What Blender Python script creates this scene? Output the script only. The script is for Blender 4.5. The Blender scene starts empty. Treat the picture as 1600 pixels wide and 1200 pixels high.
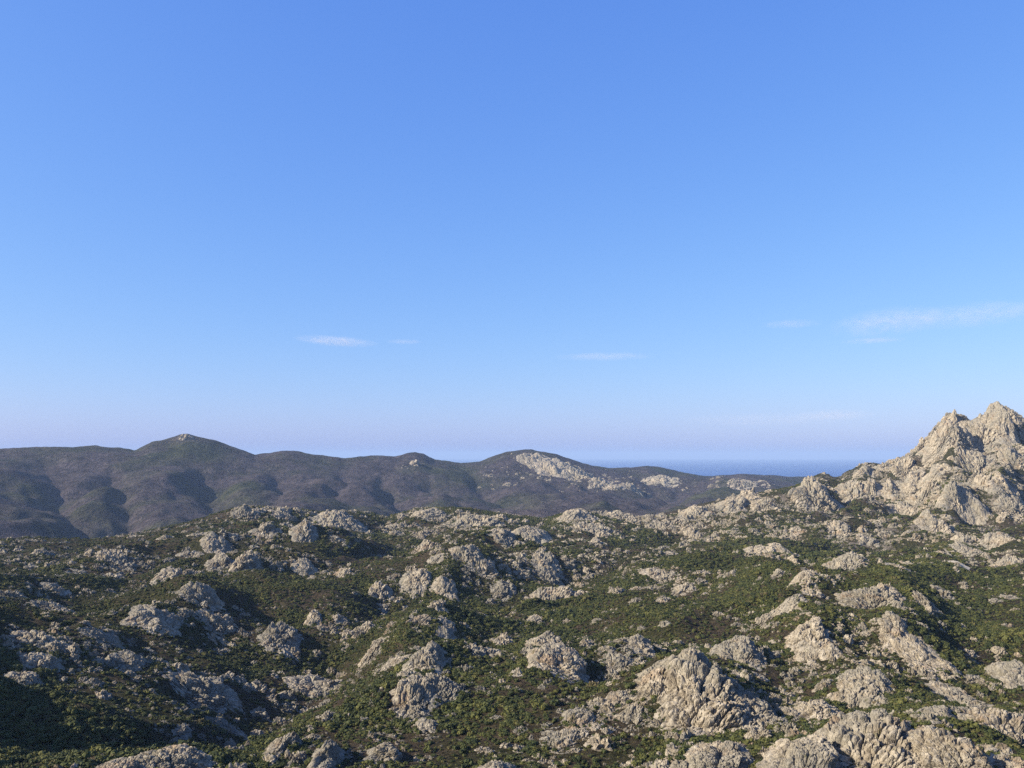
import bpy, math, random
import numpy as np

# ------------------------------------------------------------------ camera, sky, sun, exposure
scene = bpy.context.scene
COL = scene.collection
R = math.radians
F_PX = 1386.0                      # focal length in pixels of the 1600-wide photograph
PITCH = math.atan((711.5 - 600.0) / F_PX)
cam_d = bpy.data.cameras.new('camera')
cam_d.sensor_width = 36.0
cam_d.lens = F_PX / 1600.0 * 36.0
cam_d.clip_start = 0.5
cam_d.clip_end = 300000.0
cam = bpy.data.objects.new('camera', cam_d)
COL.objects.link(cam)
cam.location = (0, 0, 0)
cam.rotation_euler = (math.pi / 2 + PITCH, 0, 0)
scene.camera = cam

SUN_EL = R(29.0)
SUN_DIR = np.array([-math.cos(SUN_EL) * math.cos(R(18)), -math.cos(SUN_EL) * math.sin(R(18)), math.sin(SUN_EL)])
world = bpy.data.worlds.new('World')
scene.world = world
world.use_nodes = True
wn = world.node_tree.nodes
wl = world.node_tree.links
wn.clear()
sky = wn.new('ShaderNodeTexSky')
sky.sky_type = 'NISHITA'
sky.sun_disc = False
sky.sun_elevation = SUN_EL
sky.sun_rotation = math.atan2(SUN_DIR[0], SUN_DIR[1])
sky.altitude = 300.0
sky.air_density = 1.0
sky.dust_density = 1.15
sky.ozone_density = 9.0
bg = wn.new('ShaderNodeBackground')
bg.inputs['Strength'].default_value = 0.113
wo = wn.new('ShaderNodeOutputWorld')
# the camera's colour response to the sky: one power and gain per channel, the same in every direction
sep = wn.new('ShaderNodeSeparateColor'); comb = wn.new('ShaderNodeCombineColor')
wl.new(sky.outputs[0], sep.inputs[0])
for ch, (gain, power) in enumerate(((0.958, 0.95), (1.057, 0.75), (2.337, 0.35))):
    pw = wn.new('ShaderNodeMath'); pw.operation = 'POWER'; pw.inputs[1].default_value = power
    ml = wn.new('ShaderNodeMath'); ml.operation = 'MULTIPLY'; ml.inputs[1].default_value = gain
    wl.new(sep.outputs[ch], pw.inputs[0]); wl.new(pw.outputs[0], ml.inputs[0]); wl.new(ml.outputs[0], comb.inputs[ch])
wl.new(comb.outputs[0], bg.inputs['Color'])
wl.new(bg.outputs[0], wo.inputs['Surface'])

sun_d = bpy.data.lights.new('sun', 'SUN')
sun_d.energy = 5.0
sun_d.angle = R(0.5)
sun_d.color = (1.0, 0.895, 0.735)
sun = bpy.data.objects.new('sun', sun_d)
COL.objects.link(sun)
from mathutils import Vector
sun.rotation_euler = Vector(SUN_DIR).to_track_quat('Z', 'Y').to_euler()

vs = scene.view_settings
vs.view_transform = 'Standard'
vs.look = 'None'
vs.exposure = 1.1
vs.gamma = 1.0
vs.use_curve_mapping = False
scene.cycles.volume_bounces = 0
scene.cycles.max_bounces = 4
scene.cycles.diffuse_bounces = 2
scene.cycles.transparent_max_bounces = 8
scene.cycles.use_denoising = False
scene.cycles.use_adaptive_sampling = False

# ------------------------------------------------------------------ noise in numpy
def hash_u(ix, iy, iz, seed):
    h = (ix.astype(np.int64) * 374761393 + iy.astype(np.int64) * 668265263 + iz.astype(np.int64) * 2147483647 + seed * 1274126177) & 0xFFFFFFFF
    h = h.astype(np.uint32)
    h ^= h >> np.uint32(15); h *= np.uint32(2246822519); h ^= h >> np.uint32(13); h *= np.uint32(3266489917); h ^= h >> np.uint32(16)
    return h
def h01(h):
    return h.astype(np.float64) / 4294967296.0
def vnoise2(x, y, seed=0):
    ix = np.floor(x); iy = np.floor(y); fx = x - ix; fy = y - iy
    fx = fx * fx * fx * (fx * (fx * 6 - 15) + 10); fy = fy * fy * fy * (fy * (fy * 6 - 15) + 10)
    z = np.zeros_like(ix)
    a = h01(hash_u(ix, iy, z, seed)); b = h01(hash_u(ix + 1, iy, z, seed))
    c = h01(hash_u(ix, iy + 1, z, seed)); d = h01(hash_u(ix + 1, iy + 1, z, seed))
    return (a + (b - a) * fx) * (1 - fy) + (c + (d - c) * fx) * fy - 0.5
def fbm2(x, y, octv=4, seed=0, gain=0.5):
    s = 0; amp = 1.0
    for o in range(octv):
        s = s + amp * vnoise2(x + 17.3 * o, y - 9.1 * o, seed + o); c, q = 0.8, 0.6
        x, y = (c * x - q * y) * 2.03, (q * x + c * y) * 2.03; amp *= gain
    return s
def vnoise3(p, seed=0):
    i = np.floor(p); f = p - i; f = f * f * f * (f * (f * 6 - 15) + 10)
    out = 0
    for dx in (0, 1):
        wx = f[:, 0] if dx else 1 - f[:, 0]
        for dy in (0, 1):
            wy = f[:, 1] if dy else 1 - f[:, 1]
            for dz in (0, 1):
                wz = f[:, 2] if dz else 1 - f[:, 2]
                out = out + wx * wy * wz * h01(hash_u(i[:, 0] + dx, i[:, 1] + dy, i[:, 2] + dz, seed))
    return out - 0.5
def fbm3(p, octv=3, seed=0):
    s = 0; amp = 1.0
    for o in range(octv):
        s = s + amp * vnoise3(p + 7.7 * o, seed + o); p = p * 2.07; amp *= 0.5
    return s
def worley3(p, seed=0):
    """nearest and second nearest feature distance, id of the cell, vector from its point"""
    i = np.floor(p); n = len(p)
    f1 = np.full(n, 9.0); f2 = np.full(n, 9.0); cid = np.zeros(n, np.uint32); vec = np.zeros((n, 3))
    for dx in (-1, 0, 1):
        for dy in (-1, 0, 1):
            for dz in (-1, 0, 1):
                c = i + np.array([dx, dy, dz])
                h = hash_u(c[:, 0], c[:, 1], c[:, 2], seed)
                q = np.stack([h01(h), h01(h * np.uint32(747796405) + np.uint32(2891336453)), h01((h ^ np.uint32(0x9E3779B9)) * np.uint32(277803737))], 1)
                v = p - (c + 0.1 + 0.8 * q)
                d = np.sqrt((v * v).sum(1))
                near = d < f1
                f2 = np.where(near, f1, np.minimum(f2, d))
                f1 = np.where(near, d, f1); cid = np.where(near, h, cid); vec[near] = v[near]
    return f1, f2, cid, vec

# ------------------------------------------------------------------ mesh helpers
def mesh_np(name, verts, faces, smooth=False):
    verts = np.asarray(verts, np.float32); faces = np.asarray(faces, np.int32)
    k = faces.shape[1]
    me = bpy.data.meshes.new(name)
    me.vertices.add(len(verts)); me.vertices.foreach_set('co', verts.ravel())
    me.loops.add(faces.size); me.loops.foreach_set('vertex_index', faces.ravel())
    me.polygons.add(len(faces))
    me.polygons.foreach_set('loop_start', np.arange(0, faces.size, k, dtype=np.int32))
    me.polygons.foreach_set('use_smooth', np.full(len(faces), smooth, bool))
    me.update(calc_edges=True)
    return me
def link(name, data, mat=None, parent=None, loc=None):
    o = bpy.data.objects.new(name, data)
    COL.objects.link(o)
    if mat is not None and data is not None and len(data.materials) == 0:
        data.materials.append(mat)
    if parent is not None: o.parent = parent
    if loc is not None: o.location = loc
    return o
def tag(o, label=None, cat=None, group=None, kind=None):
    if label: o['label'] = label
    if cat: o['category'] = cat
    if group: o['group'] = group
    if kind: o['kind'] = kind
    return o
def compact(verts, faces):
    used = np.unique(faces); m = np.full(len(verts), -1); m[used] = np.arange(len(used))
    return verts[used], m[faces]
_ico = {}
def ico(level):
    if level in _ico: return _ico[level]
    t = (1 + 5 ** 0.5) / 2
    v = np.array([[-1, t, 0], [1, t, 0], [-1, -t, 0], [1, -t, 0], [0, -1, t], [0, 1, t], [0, -1, -t], [0, 1, -t], [t, 0, -1], [t, 0, 1], [-t, 0, -1], [-t, 0, 1]], float)
    v /= np.linalg.norm(v[0])
    f = np.array([[0, 11, 5], [0, 5, 1], [0, 1, 7], [0, 7, 10], [0, 10, 11], [1, 5, 9], [5, 11, 4], [11, 10, 2], [10, 7, 6], [7, 1, 8], [3, 9, 4], [3, 4, 2], [3, 2, 6], [3, 6, 8], [3, 8, 9], [4, 9, 5], [2, 4, 11], [6, 2, 10], [8, 6, 7], [9, 8, 1]])
    for _ in range(level):
        e = np.concatenate([f[:, [0, 1]], f[:, [1, 2]], f[:, [2, 0]]]); e.sort(1)
        u, inv = np.unique(e, axis=0, return_inverse=True); inv = inv.ravel()
        mid = v[u].mean(1); mid /= np.linalg.norm(mid, axis=1)[:, None]
        n = len(f); a, b, c = inv[:n] + len(v), inv[n:2 * n] + len(v), inv[2 * n:] + len(v)
        v = np.concatenate([v, mid])
        f = np.concatenate([np.stack([f[:, 0], a, c], 1), np.stack([f[:, 1], b, a], 1), np.stack([f[:, 2], c, b], 1), np.stack([a, b, c], 1)])
    _ico[level] = (v, f)
    return v, f

# ------------------------------------------------------------------ materials
def new_mat(name):
    m = bpy.data.materials.new(name); m.use_nodes = True
    nt = m.node_tree; nt.nodes.clear()
    out = nt.nodes.new('ShaderNodeOutputMaterial')
    return m, nt, out
def N(nt, t, **kw):
    n = nt.nodes.new(t)
    for k, v in kw.items(): setattr(n, k, v)
    return n
def noise(nt, vec, scale, detail=4.0, rough=0.55, dist=0.0):
    n = N(nt, 'ShaderNodeTexNoise'); n.inputs['Scale'].default_value = scale; n.inputs['Detail'].default_value = detail
    n.inputs['Roughness'].default_value = rough; n.inputs['Distortion'].default_value = dist
    nt.links.new(vec, n.inputs['Vector']); return n.outputs['Fac']
def ramp(nt, fac, stops):
    r = N(nt, 'ShaderNodeValToRGB'); e = r.color_ramp.elements
    while len(e) < len(stops): e.new(0.5)
    for el, (p, c) in zip(e, stops):
        el.position = p; el.color = (*c, 1) if len(c) == 3 else c
    nt.links.new(fac, r.inputs['Fac']); return r.outputs['Color']
def mix(nt, fac, a, b, mode='MIX'):
    m = N(nt, 'ShaderNodeMix', data_type='RGBA', blend_type=mode)
    for s, v in ((m.inputs['Factor'], fac), (m.inputs['A'], a), (m.inputs['B'], b)): pass
    ia, ib = [i for i in m.inputs if i.name == 'A' and i.type == 'RGBA'][0], [i for i in m.inputs if i.name == 'B' and i.type == 'RGBA'][0]
    iff = m.inputs[0]
    for s, v in ((iff, fac), (ia, a), (ib, b)):
        if isinstance(v, (int, float)): s.default_value = v
        elif isinstance(v, tuple): s.default_value = (*v, 1)
        else: nt.links.new(v, s)
    return [o for o in m.outputs if o.type == 'RGBA'][0]
def math_n(nt, op, a, b=None, clamp=False):
    m = N(nt, 'ShaderNodeMath', operation=op, use_clamp=clamp)
    for s, v in zip(m.inputs, (a, b)):
        if v is None: continue
        if isinstance(v, (int, float)): s.default_value = v
        else: nt.links.new(v, s)
    return m.outputs[0]
def world_pos(nt):
    return N(nt, 'ShaderNodeNewGeometry').outputs['Position']
def bsdf(nt, out, col, rough=0.9, normal=None, spec=0.2):
    b = N(nt, 'ShaderNodeBsdfPrincipled')
    if isinstance(col, tuple): b.inputs['Base Color'].default_value = (*col, 1)
    else: nt.links.new(col, b.inputs['Base Color'])
    b.inputs['Roughness'].default_value = rough
    b.inputs['Specular IOR Level'].default_value = spec
    if normal is not None: nt.links.new(normal, b.inputs['Normal'])
    nt.links.new(b.outputs[0], out.inputs['Surface'])
    return b
def bump(nt, h, strength, dist):
    b = N(nt, 'ShaderNodeBump'); b.inputs['Strength'].default_value = strength; b.inputs['Distance'].default_value = dist
    nt.links.new(h, b.inputs['Height']); return b.outputs[0]

def rock_material():
    m, nt, out = new_mat('pale_weathered_rock')
    P = world_pos(nt)
    big = noise(nt, P, 0.030, 4, 0.65, 0.6)
    mid = noise(nt, P, 0.30, 5, 0.65)
    fine = noise(nt, P, 1.1, 5, 0.75)
    base = ramp(nt, mid, [(0.30, (0.140, 0.114, 0.082)), (0.45, (0.280, 0.238, 0.172)), (0.60, (0.380, 0.333, 0.254)), (0.78, (0.445, 0.400, 0.312))])
    lich = ramp(nt, big, [(0.44, (0, 0, 0)), (0.56, (1, 1, 1))])
    base = mix(nt, math_n(nt, 'MULTIPLY', lich, 0.62), base, (0.180, 0.172, 0.140))
    ora = ramp(nt, noise(nt, P, 0.10, 4, 0.65), [(0.57, (0, 0, 0)), (0.70, (1, 1, 1))])
    base = mix(nt, math_n(nt, 'MULTIPLY', ora, 0.55), base, (0.30, 0.195, 0.115))
    mp = N(nt, 'ShaderNodeMapping'); mp.inputs['Scale'].default_value = (0.9, 0.9, 0.10); nt.links.new(P, mp.inputs['Vector'])
    streak = ramp(nt, noise(nt, mp.outputs[0], 0.8, 4, 0.6), [(0.55, (0, 0, 0)), (0.68, (1, 1, 1))])
    base = mix(nt, math_n(nt, 'MULTIPLY', streak, 0.55), base, (0.085, 0.078, 0.066))
    spots = ramp(nt, fine, [(0.38, (0.36, 0.35, 0.33)), (0.50, (1, 1, 1))])
    base = mix(nt, 0.75, base, spots, 'MULTIPLY')
    moss = ramp(nt, noise(nt, P, 0.20, 5, 0.75), [(0.60, (0, 0, 0)), (0.66, (1, 1, 1))])
    base = mix(nt, math_n(nt, 'MULTIPLY', moss, 0.75), base, (0.050, 0.056, 0.022))
    hb = math_n(nt, 'ADD', math_n(nt, 'MULTIPLY', mid, 1.2), math_n(nt, 'MULTIPLY', fine, 0.6))
    bsdf(nt, out, base, 0.95, bump(nt, hb, 1.0, 1.2), 0.1)
    return m
def scrub_colour(nt, P, heath):
    """brown soil, purple-brown dry heath and greens by patches"""
    n1 = noise(nt, P, 0.012, 5, 0.6)
    n2 = noise(nt, P, 0.06, 5, 0.6)
    n3 = noise(nt, P, 0.35, 4, 0.7)
    green = ramp(nt, n3, [(0.3, (0.022, 0.022, 0.010)), (0.55, (0.044, 0.043, 0.019)), (0.75, (0.072, 0.068, 0.032))])
    brown = ramp(nt, n3, [(0.3, (0.036, 0.029, 0.019)), (0.6, (0.066, 0.051, 0.034)), (0.8, (0.11, 0.088, 0.062))])
    k = math_n(nt, 'ADD', math_n(nt, 'MULTIPLY', n1, 0.6), math_n(nt, 'MULTIPLY', n2, 0.6))
    f = ramp(nt, k, [(heath - 0.06, (0, 0, 0)), (heath + 0.06, (1, 1, 1))])
    return mix(nt, f, green, brown), n2, n3
def ground_material():
    m, nt, out = new_mat('scrub_ground')
    P = world_pos(nt)
    c, n2, n3 = scrub_colour(nt, P, 0.60)
    fine = noise(nt, P, 0.75, 5, 0.8)
    grain = ramp(nt, fine, [(0.36, (0.30, 0.32, 0.28)), (0.50, (0.95, 0.95, 0.9)), (0.62, (1.7, 1.6, 1.4))])
    c = mix(nt, 1.0, c, grain, 'MULTIPLY')
    peb = ramp(nt, noise(nt, P, 0.22, 6, 0.8), [(0.60, (0, 0, 0)), (0.66, (1, 1, 1))])
    c = mix(nt, math_n(nt, 'MULTIPLY', peb, 0.75), c, (0.20, 0.172, 0.126))
    bsdf(nt, out, c, 0.95, bump(nt, math_n(nt, 'ADD', n3, fine), 1.0, 2.2), 0.05)
    return m
def mountain_material():
    m, nt, out = new_mat('rocky_mountain_scrub')
    P = world_pos(nt)
    c, n2, n3 = scrub_colour(nt, P, 0.62)
    big = noise(nt, P, 0.03, 5, 0.65); fine = noise(nt, P, 0.25, 5, 0.75)
    k = math_n(nt, 'ADD', math_n(nt, 'MULTIPLY', big, 0.7), math_n(nt, 'MULTIPLY', fine, 0.5))
    peb = ramp(nt, k, [(0.625, (0, 0, 0)), (0.66, (1, 1, 1))])
    c = mix(nt, math_n(nt, 'MULTIPLY', peb, 0.9), c, ramp(nt, fine, [(0.35, (0.09, 0.076, 0.06)), (0.65, (0.23, 0.20, 0.155))]))
    bsdf(nt, out, c, 0.95, bump(nt, math_n(nt, 'ADD', n3, fine), 1.0, 4.0), 0.05)
    return m
def hill_material():
    m, nt, out = new_mat('far_heath')
    P = world_pos(nt)
    n1 = noise(nt, P, 0.0030, 5, 0.65); n2 = noise(nt, P, 0.018, 5, 0.75); n3 = noise(nt, P, 0.07, 4, 0.75)
    t = math_n(nt, 'ADD', math_n(nt, 'MULTIPLY', n2, 0.5), math_n(nt, 'MULTIPLY', n3, 0.5))
    green = ramp(nt, t, [(0.38, (0.013, 0.016, 0.009)), (0.50, (0.034, 0.037, 0.019)), (0.62, (0.066, 0.068, 0.035))])
    brown = ramp(nt, t, [(0.38, (0.019, 0.016, 0.017)), (0.50, (0.047, 0.039, 0.040)), (0.62, (0.088, 0.073, 0.074))])
    c = mix(nt, ramp(nt, n1, [(0.36, (0, 0, 0)), (0.54, (1, 1, 1))]), green, brown)
    sp = ramp(nt, noise(nt, P, 0.05, 6, 0.8), [(0.645, (0, 0, 0)), (0.68, (1, 1, 1))])
    sp2 = ramp(nt, noise(nt, P, 0.004, 3, 0.5), [(0.5, (0, 0, 0)), (0.60, (1, 1, 1))])
    c = mix(nt, math_n(nt, 'MULTIPLY', math_n(nt, 'MULTIPLY', sp, sp2), 0.5), c, (0.15, 0.13, 0.105))
    bsdf(nt, out, c, 0.95, bump(nt, math_n(nt, 'ADD', n2, n3), 1.0, 14.0), 0.03)
    return m
def leaf_material():
    m, nt, out = new_mat('maquis_leaves')
    P = world_pos(nt)
    rnd = N(nt, 'ShaderNodeObjectInfo').outputs['Random']
    n = noise(nt, P, 0.02, 4, 0.6)
    k = math_n(nt, 'ADD', math_n(nt, 'MULTIPLY', rnd, 0.55), math_n(nt, 'MULTIPLY', n, 0.5))
    c = ramp(nt, k, [(0.14, (0.019, 0.026, 0.009)), (0.36, (0.036, 0.045, 0.014)), (0.58, (0.057, 0.064, 0.018)), (0.74, (0.088, 0.088, 0.024)), (0.86, (0.074, 0.056, 0.030))])
    c = mix(nt, 0.7, c, ramp(nt, noise(nt, P, 2.2, 2, 0.6), [(0.3, (0.5, 0.5, 0.5)), (0.7, (1.3, 1.3, 1.2))]), 'MULTIPLY')
    bsdf(nt, out, c, 0.7, None, 0.15)
    return m
def sea_material():
    m, nt, out = new_mat('sea_water')
    P = world_pos(nt)
    n = noise(nt, P, 0.02, 4, 0.6)
    c = ramp(nt, noise(nt, P, 0.0004, 3, 0.5), [(0.3, (0.008, 0.045, 0.17)), (0.7, (0.011, 0.056, 0.20))])
    bsdf(nt, out, c, 0.45, bump(nt, n, 0.6, 4.0), 0.25)
    return m
ROCK = rock_material(); SOIL = ground_material(); HEATH = hill_material(); MOUNT = mountain_material(); LEAF = leaf_material(); SEA = sea_material()

# ------------------------------------------------------------------ terrain: heights on a polar grid
cP, sP = math.cos(PITCH), math.sin(PITCH)
def px_ray(px, py):
    """azimuth (0 straight ahead, + right) and tangent of the elevation of a sight line"""
    u = (np.asarray(px, float) - 800.0) / F_PX; v = (600.0 - np.asarray(py, float)) / F_PX
    y = cP - v * sP; z = sP + v * cP
    return np.arctan2(u, y), z / np.hypot(u, y)
def az_px(az):                      # picture column (at the horizon) of an azimuth
    return 800.0 + F_PX * np.tan(np.clip(az, -1.2, 1.2)) * 1.0
SEA_Z = -260.0
# near crest and far crest as seen from the hilltop: column, row
NEAR = np.array([(-600, 860), (0, 846), (60, 842), (150, 846), (200, 838), (280, 823), (340, 804), (385, 792), (440, 795), (500, 802), (560, 800), (605, 811), (650, 797), (720, 795), (790, 806), (850, 814), (900, 800), (940, 807), (1000, 812), (1050, 800), (1100, 786), (1150, 776), (1200, 768), (1240, 760), (1280, 742), (1310, 745), (1345, 728), (1375, 724), (1410, 716), (1440, 696), (1462, 670), (1480, 655), (1492, 652), (1505, 657), (1520, 659), (1536, 652), (1547, 641), (1560, 635), (1572, 638), (1585, 648), (1600, 658), (1618, 676), (1660, 700), (1750, 680), (1900, 720), (2200, 760)], float)
FAR = np.array([(-600, 690), (-200, 708), (0, 701), (80, 698), (150, 697), (212, 704), (225, 697), (238, 689), (250, 686), (264, 683), (276, 680), (285, 677), (293, 676), (303, 679), (314, 682), (330, 686), (350, 694), (375, 703), (400, 711), (440, 704), (460, 704), (490, 709), (540, 715), (580, 712), (620, 712), (636, 707), (650, 705), (662, 708), (680, 717), (720, 724), (750, 722), (770, 714), (790, 708), (830, 703), (870, 709), (890, 716), (910, 723), (950, 731), (985, 731), (1010, 728), (1035, 732), (1060, 739), (1100, 745), (1130, 744), (1160, 741), (1200, 743), (1245, 749), (1300, 755), (1500, 760), (2200, 750)], float)
# per control column: (row, distance) of the near slopes, near crest distance, then (z, distance) of the hidden valley, far slopes, far crest distance
CTRL = [
 (-600, [(1200, 250), (1090, 330), (1000, 450), (925, 620), (885, 780)], 980, [(-170, 1450), (-165, 1800)], [(800, 2200), (760, 2650), (725, 3100)], 3600),
 (0,    [(1200, 250), (1100, 335), (1005, 460), (925, 640), (878, 800)], 1000, [(-178, 1450), (-172, 1850)], [(805, 2250), (765, 2700), (728, 3150)], 3600),
 (200,  [(1200, 255), (1105, 345), (1010, 465), (925, 635), (878, 800)], 1020, [(-180, 1450), (-172, 1850)], [(806, 2200), (766, 2650), (732, 3100)], 3600),
 (400,  [(1200, 250), (1110, 345), (1015, 470), (920, 640), (860, 820)], 1090, [(-145, 1500), (-158, 1900)], [(785, 2450), (758, 2850), (732, 3200)], 3550),
 (600,  [(1200, 245), (1105, 335), (1005, 460), (920, 630), (862, 830)], 1150, [(-155, 1600), (-168, 2000)], [(802, 2300), (775, 2750), (742, 3200)], 3650),
 (800,  [(1200, 245), (1105, 335), (1005, 455), (925, 615), (868, 830)], 1200, [(-155, 1700), (-160, 2050)], [(795, 2500), (770, 3000), (742, 3450)], 3900),
 (1000, [(1200, 245), (1105, 330), (1005, 445), (930, 590), (870, 830)], 1300, [(-150, 1750), (-155, 2150)], [(796, 2500), (772, 3100), (752, 3700)], 4300),
 (1200, [(1200, 240), (1105, 320), (1005, 430), (930, 575), (870, 840)], 1450, [(-125, 1950), (-145, 2500)], [(778, 3100), (767, 3600), (757, 4100)], 4800),
 (1300, [(1200, 238), (1105, 315), (1005, 425), (930, 580), (872, 850)], 1620, [(-100, 2150), (-130, 2800)], [(790, 3300), (780, 3900), (770, 4300)], 4900),
 (1450, [(1200, 235), (1105, 312), (1005, 425), (930, 585), (876, 850)], 1760, [(-60, 2300), (-120, 2900)], [(790, 3300), (780, 3900), (770, 4300)], 4900),
 (1565, [(1200, 235), (1105, 312), (1005, 425), (930, 585), (876, 850)], 1850, [(-30, 2400), (-110, 3000)], [(790, 3400), (780, 3900), (770, 4300)], 4900),
 (2200, [(1200, 235), (1105, 312), (1005, 425), (930, 585), (876, 850)], 1800, [(-90, 2400), (-110, 3000)], [(790, 3400), (780, 3900), (770, 4300)], 4900),
]
az_f = np.linspace(R(-36), R(36), 761)
az_c = np.arange(39, 180.01, 3.0)
AZ = np.concatenate([R(1) * -az_c[::-1], az_f, R(1) * az_c])
RAD = np.concatenate([[0.01], np.linspace(12, 190, 14), np.exp(np.linspace(math.log(202), math.log(7600), 470))])
def build_heights():
    px = np.clip(az_px(AZ), -600, 2200)
    cpx = np.array([c[0] for c in CTRL], float)
    itp = lambda vals: np.interp(px, cpx, vals)
    RS, ZS = [], []
    def add(r, z): RS.append(r * np.ones_like(px)); ZS.append(z * np.ones_like(px))
    def sight(row, r):
        return px_ray(px, row)[1] * r
    add(0.01, -1.7); add(18, -6.0); add(120, -63.0)
    for k in range(5):
        r = itp([c[1][k][1] for c in CTRL]); add(r, sight(itp([c[1][k][0] for c in CTRL]), r))
    rc = itp([c[2] for c in CTRL]); row_c = np.interp(px, NEAR[:, 0], NEAR[:, 1])
    r5 = RS[-1]; row5 = itp([c[1][4][0] for c in CTRL])
    rm = r5 + (rc - r5) * 0.55; add(rm, sight(row5 + (row_c - row5) * 0.48, rm))     # concave foot below the crest
    add(rc, sight(row_c, rc))
    for k in range(2): add(itp([c[3][k][1] for c in CTRL]), itp([c[3][k][0] for c in CTRL]))
    for k in range(3):
        r = itp([c[4][k][1] for c in CTRL]); add(r, sight(itp([c[4][k][0] for c in CTRL]), r))
    rf = itp([c[5] for c in CTRL]); add(rf, sight(np.interp(px, FAR[:, 0], FAR[:, 1]), rf))
    add(rf + 700, ZS[-1] * 0.3 - 90); add(rf + 1700, -230.0); add(np.full_like(px, 7700.0), -300.0)
    RS = np.array(RS).T; ZS = np.array(ZS).T
    # sideways smoothing of everything but the crests keeps the slopes free of creases
    H = np.zeros((len(AZ), len(RAD)))
    for i in range(len(AZ)):
        x, y = RS[i], ZS[i]; h = np.diff(x); d = np.diff(y) / h
        m = np.zeros_like(x); m[0], m[-1] = d[0], d[-1]
        w1 = 2 * h[1:] + h[:-1]; w2 = h[1:] + 2 * h[:-1]
        same = d[:-1] * d[1:] > 0
        with np.errstate(divide='ignore', invalid='ignore'):
            m[1:-1] = np.where(same, (w1 + w2) / (w1 / d[:-1] + w2 / d[1:]), 0)
        k = np.clip(np.searchsorted(x, RAD) - 1, 0, len(x) - 2)
        t = (RAD - x[k]) / h[k]; t2, t3 = t * t, t * t * t
        H[i] = (2 * t3 - 3 * t2 + 1) * y[k] + (t3 - 2 * t2 + t) * h[k] * m[k] + (-2 * t3 + 3 * t2) * y[k + 1] + (t3 - t2) * h[k] * m[k + 1]
    A, RR = np.meshgrid(AZ, RAD, indexing='ij')
    X, Y = RR * np.sin(A), RR * np.cos(A)
    PXg = az_px(A)
    # behind the viewer the land goes on as low rolling hills
    wgt = np.clip((np.abs(A) - R(60)) / R(40), 0, 1)[:, :]
    gen = np.where(RR < 250, H, -90 - (RR - 250) * 0.02 + 60 * fbm2(X / 700, Y / 700, 4, 5))
    H = H * (1 - wgt) + gen * wgt
    sm = lambda a, b, v: np.clip((v - a) / (b - a), 0, 1) ** 2 * (3 - 2 * np.clip((v - a) / (b - a), 0, 1))
    RC = rc[:, None]; RF = rf[:, None]
    # knolls and dips of the near land
    near_w = sm(205, 320, RR) * (1 - sm(0.80, 1.02, RR / RC))
    ridg = 0.30 - np.abs(fbm2((X * 0.8 + Y * 0.6) / 190, (Y * 0.8 - X * 0.6) / 120, 3, 13))
    H += near_w * (20 * fbm2(X / 150, Y / 150, 3, 11) + (17 + RR / 55) * ridg + 7.0 * fbm2(X / 42, Y / 42, 3, 23))
    H += sm(200, 300, RR) * (1 - sm(1500, 2300, RR)) * 1.6 * fbm2(X / 14, Y / 14, 3, 31)
    # the shaded left-hand slope drops towards a dell in the middle
    def gauss(px0, r0, wpx, wr, amp):
        return amp * np.exp(-((PXg - px0) / wpx) ** 2 - (np.log(RR / r0) / wr) ** 2)
    H += gauss(-240, 430, 330, 0.40, 33) + gauss(470, 400, 110, 0.22, -9) + gauss(230, 262, 150, 0.12, 6)
    H += gauss(1090, 360, 90, 0.16, 5) + gauss(1380, 285, 170, 0.15, 9) + gauss(930, 330, 70, 0.15, -5) + gauss(1390, 520, 60, 0.18, 8) + gauss(1270, 470, 50, 0.14, 5)
    H += gauss(860, 425, 60, 0.1, 4) + gauss(660, 480, 80, 0.15, 5) + gauss(300, 560, 60, 0.12, 7) + gauss(1520, 470, 70, 0.2, -3)
    # named ridges and gullies of the near land: (column, distance) lines, height, half width
    for line, hgt, wid in [([(640, 600), (560, 500), (490, 410), (430, 340), (300, 295)], -13, 30), ([(880, 640), (800, 520), (760, 430)], -8, 28), ([(1340, 660), (1390, 540), (1450, 440), (1520, 390)], 6, 22),
                           ([(1210, 600), (1265, 480), (1310, 420), (1360, 380)], 8, 20), ([(1160, 400), (1090, 350), (1040, 310)], 8, 24), ([(1230, 350), (1180, 330), (930, 300), (700, 290)], -8, 24), ([(1460, 560), (1480, 470), (1560, 400)], -4, 30),
                           ([(300, 640), (330, 560), (250, 480), (120, 430)], 9, 26), ([(700, 640), (660, 500), (640, 380), (600, 320)], 9, 28), ([(560, 900), (480, 800), (400, 720)], 12, 40), ([(780, 1000), (740, 820), (700, 700)], 12, 42), ([(620, 950), (600, 780)], -12, 40), ([(1060, 1000), (1000, 800), (930, 700)], -10, 50), ([(200, 900), (160, 760), (60, 660)], 10, 36)]:
        L = np.array(sorted(line, key=lambda q: q[1]), float)
        rr = RR.clip(L[0, 1], L[-1, 1]); cx = np.interp(rr, L[:, 1], L[:, 0])
        off = RR * np.sin(A - np.arctan((cx - 800) / F_PX)) + 10 * fbm2(X / 60, Y / 60, 2, 17)
        H += near_w * 0.8 * hgt * np.exp(-((RR - rr) / (2 * wid)) ** 2) * np.exp(-np.abs(off / wid) ** 1.5)
    # rugged mountain on the right
    mw = sm(1180, 1330, PXg) * sm(900, 1200, RR) * (1 - sm(1900, 2500, RR)) * (1 - wgt)
    rid = 1 - 2 * np.abs(fbm2(X / 120 + 3, Y / 150, 4, 41))
    H += mw * ((rid - 0.72) * 26 * (1 - 0.8 * sm(0.86, 0.98, RR / RC)) + 9 * fbm2(X / 30, Y / 30, 4, 47))
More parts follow.
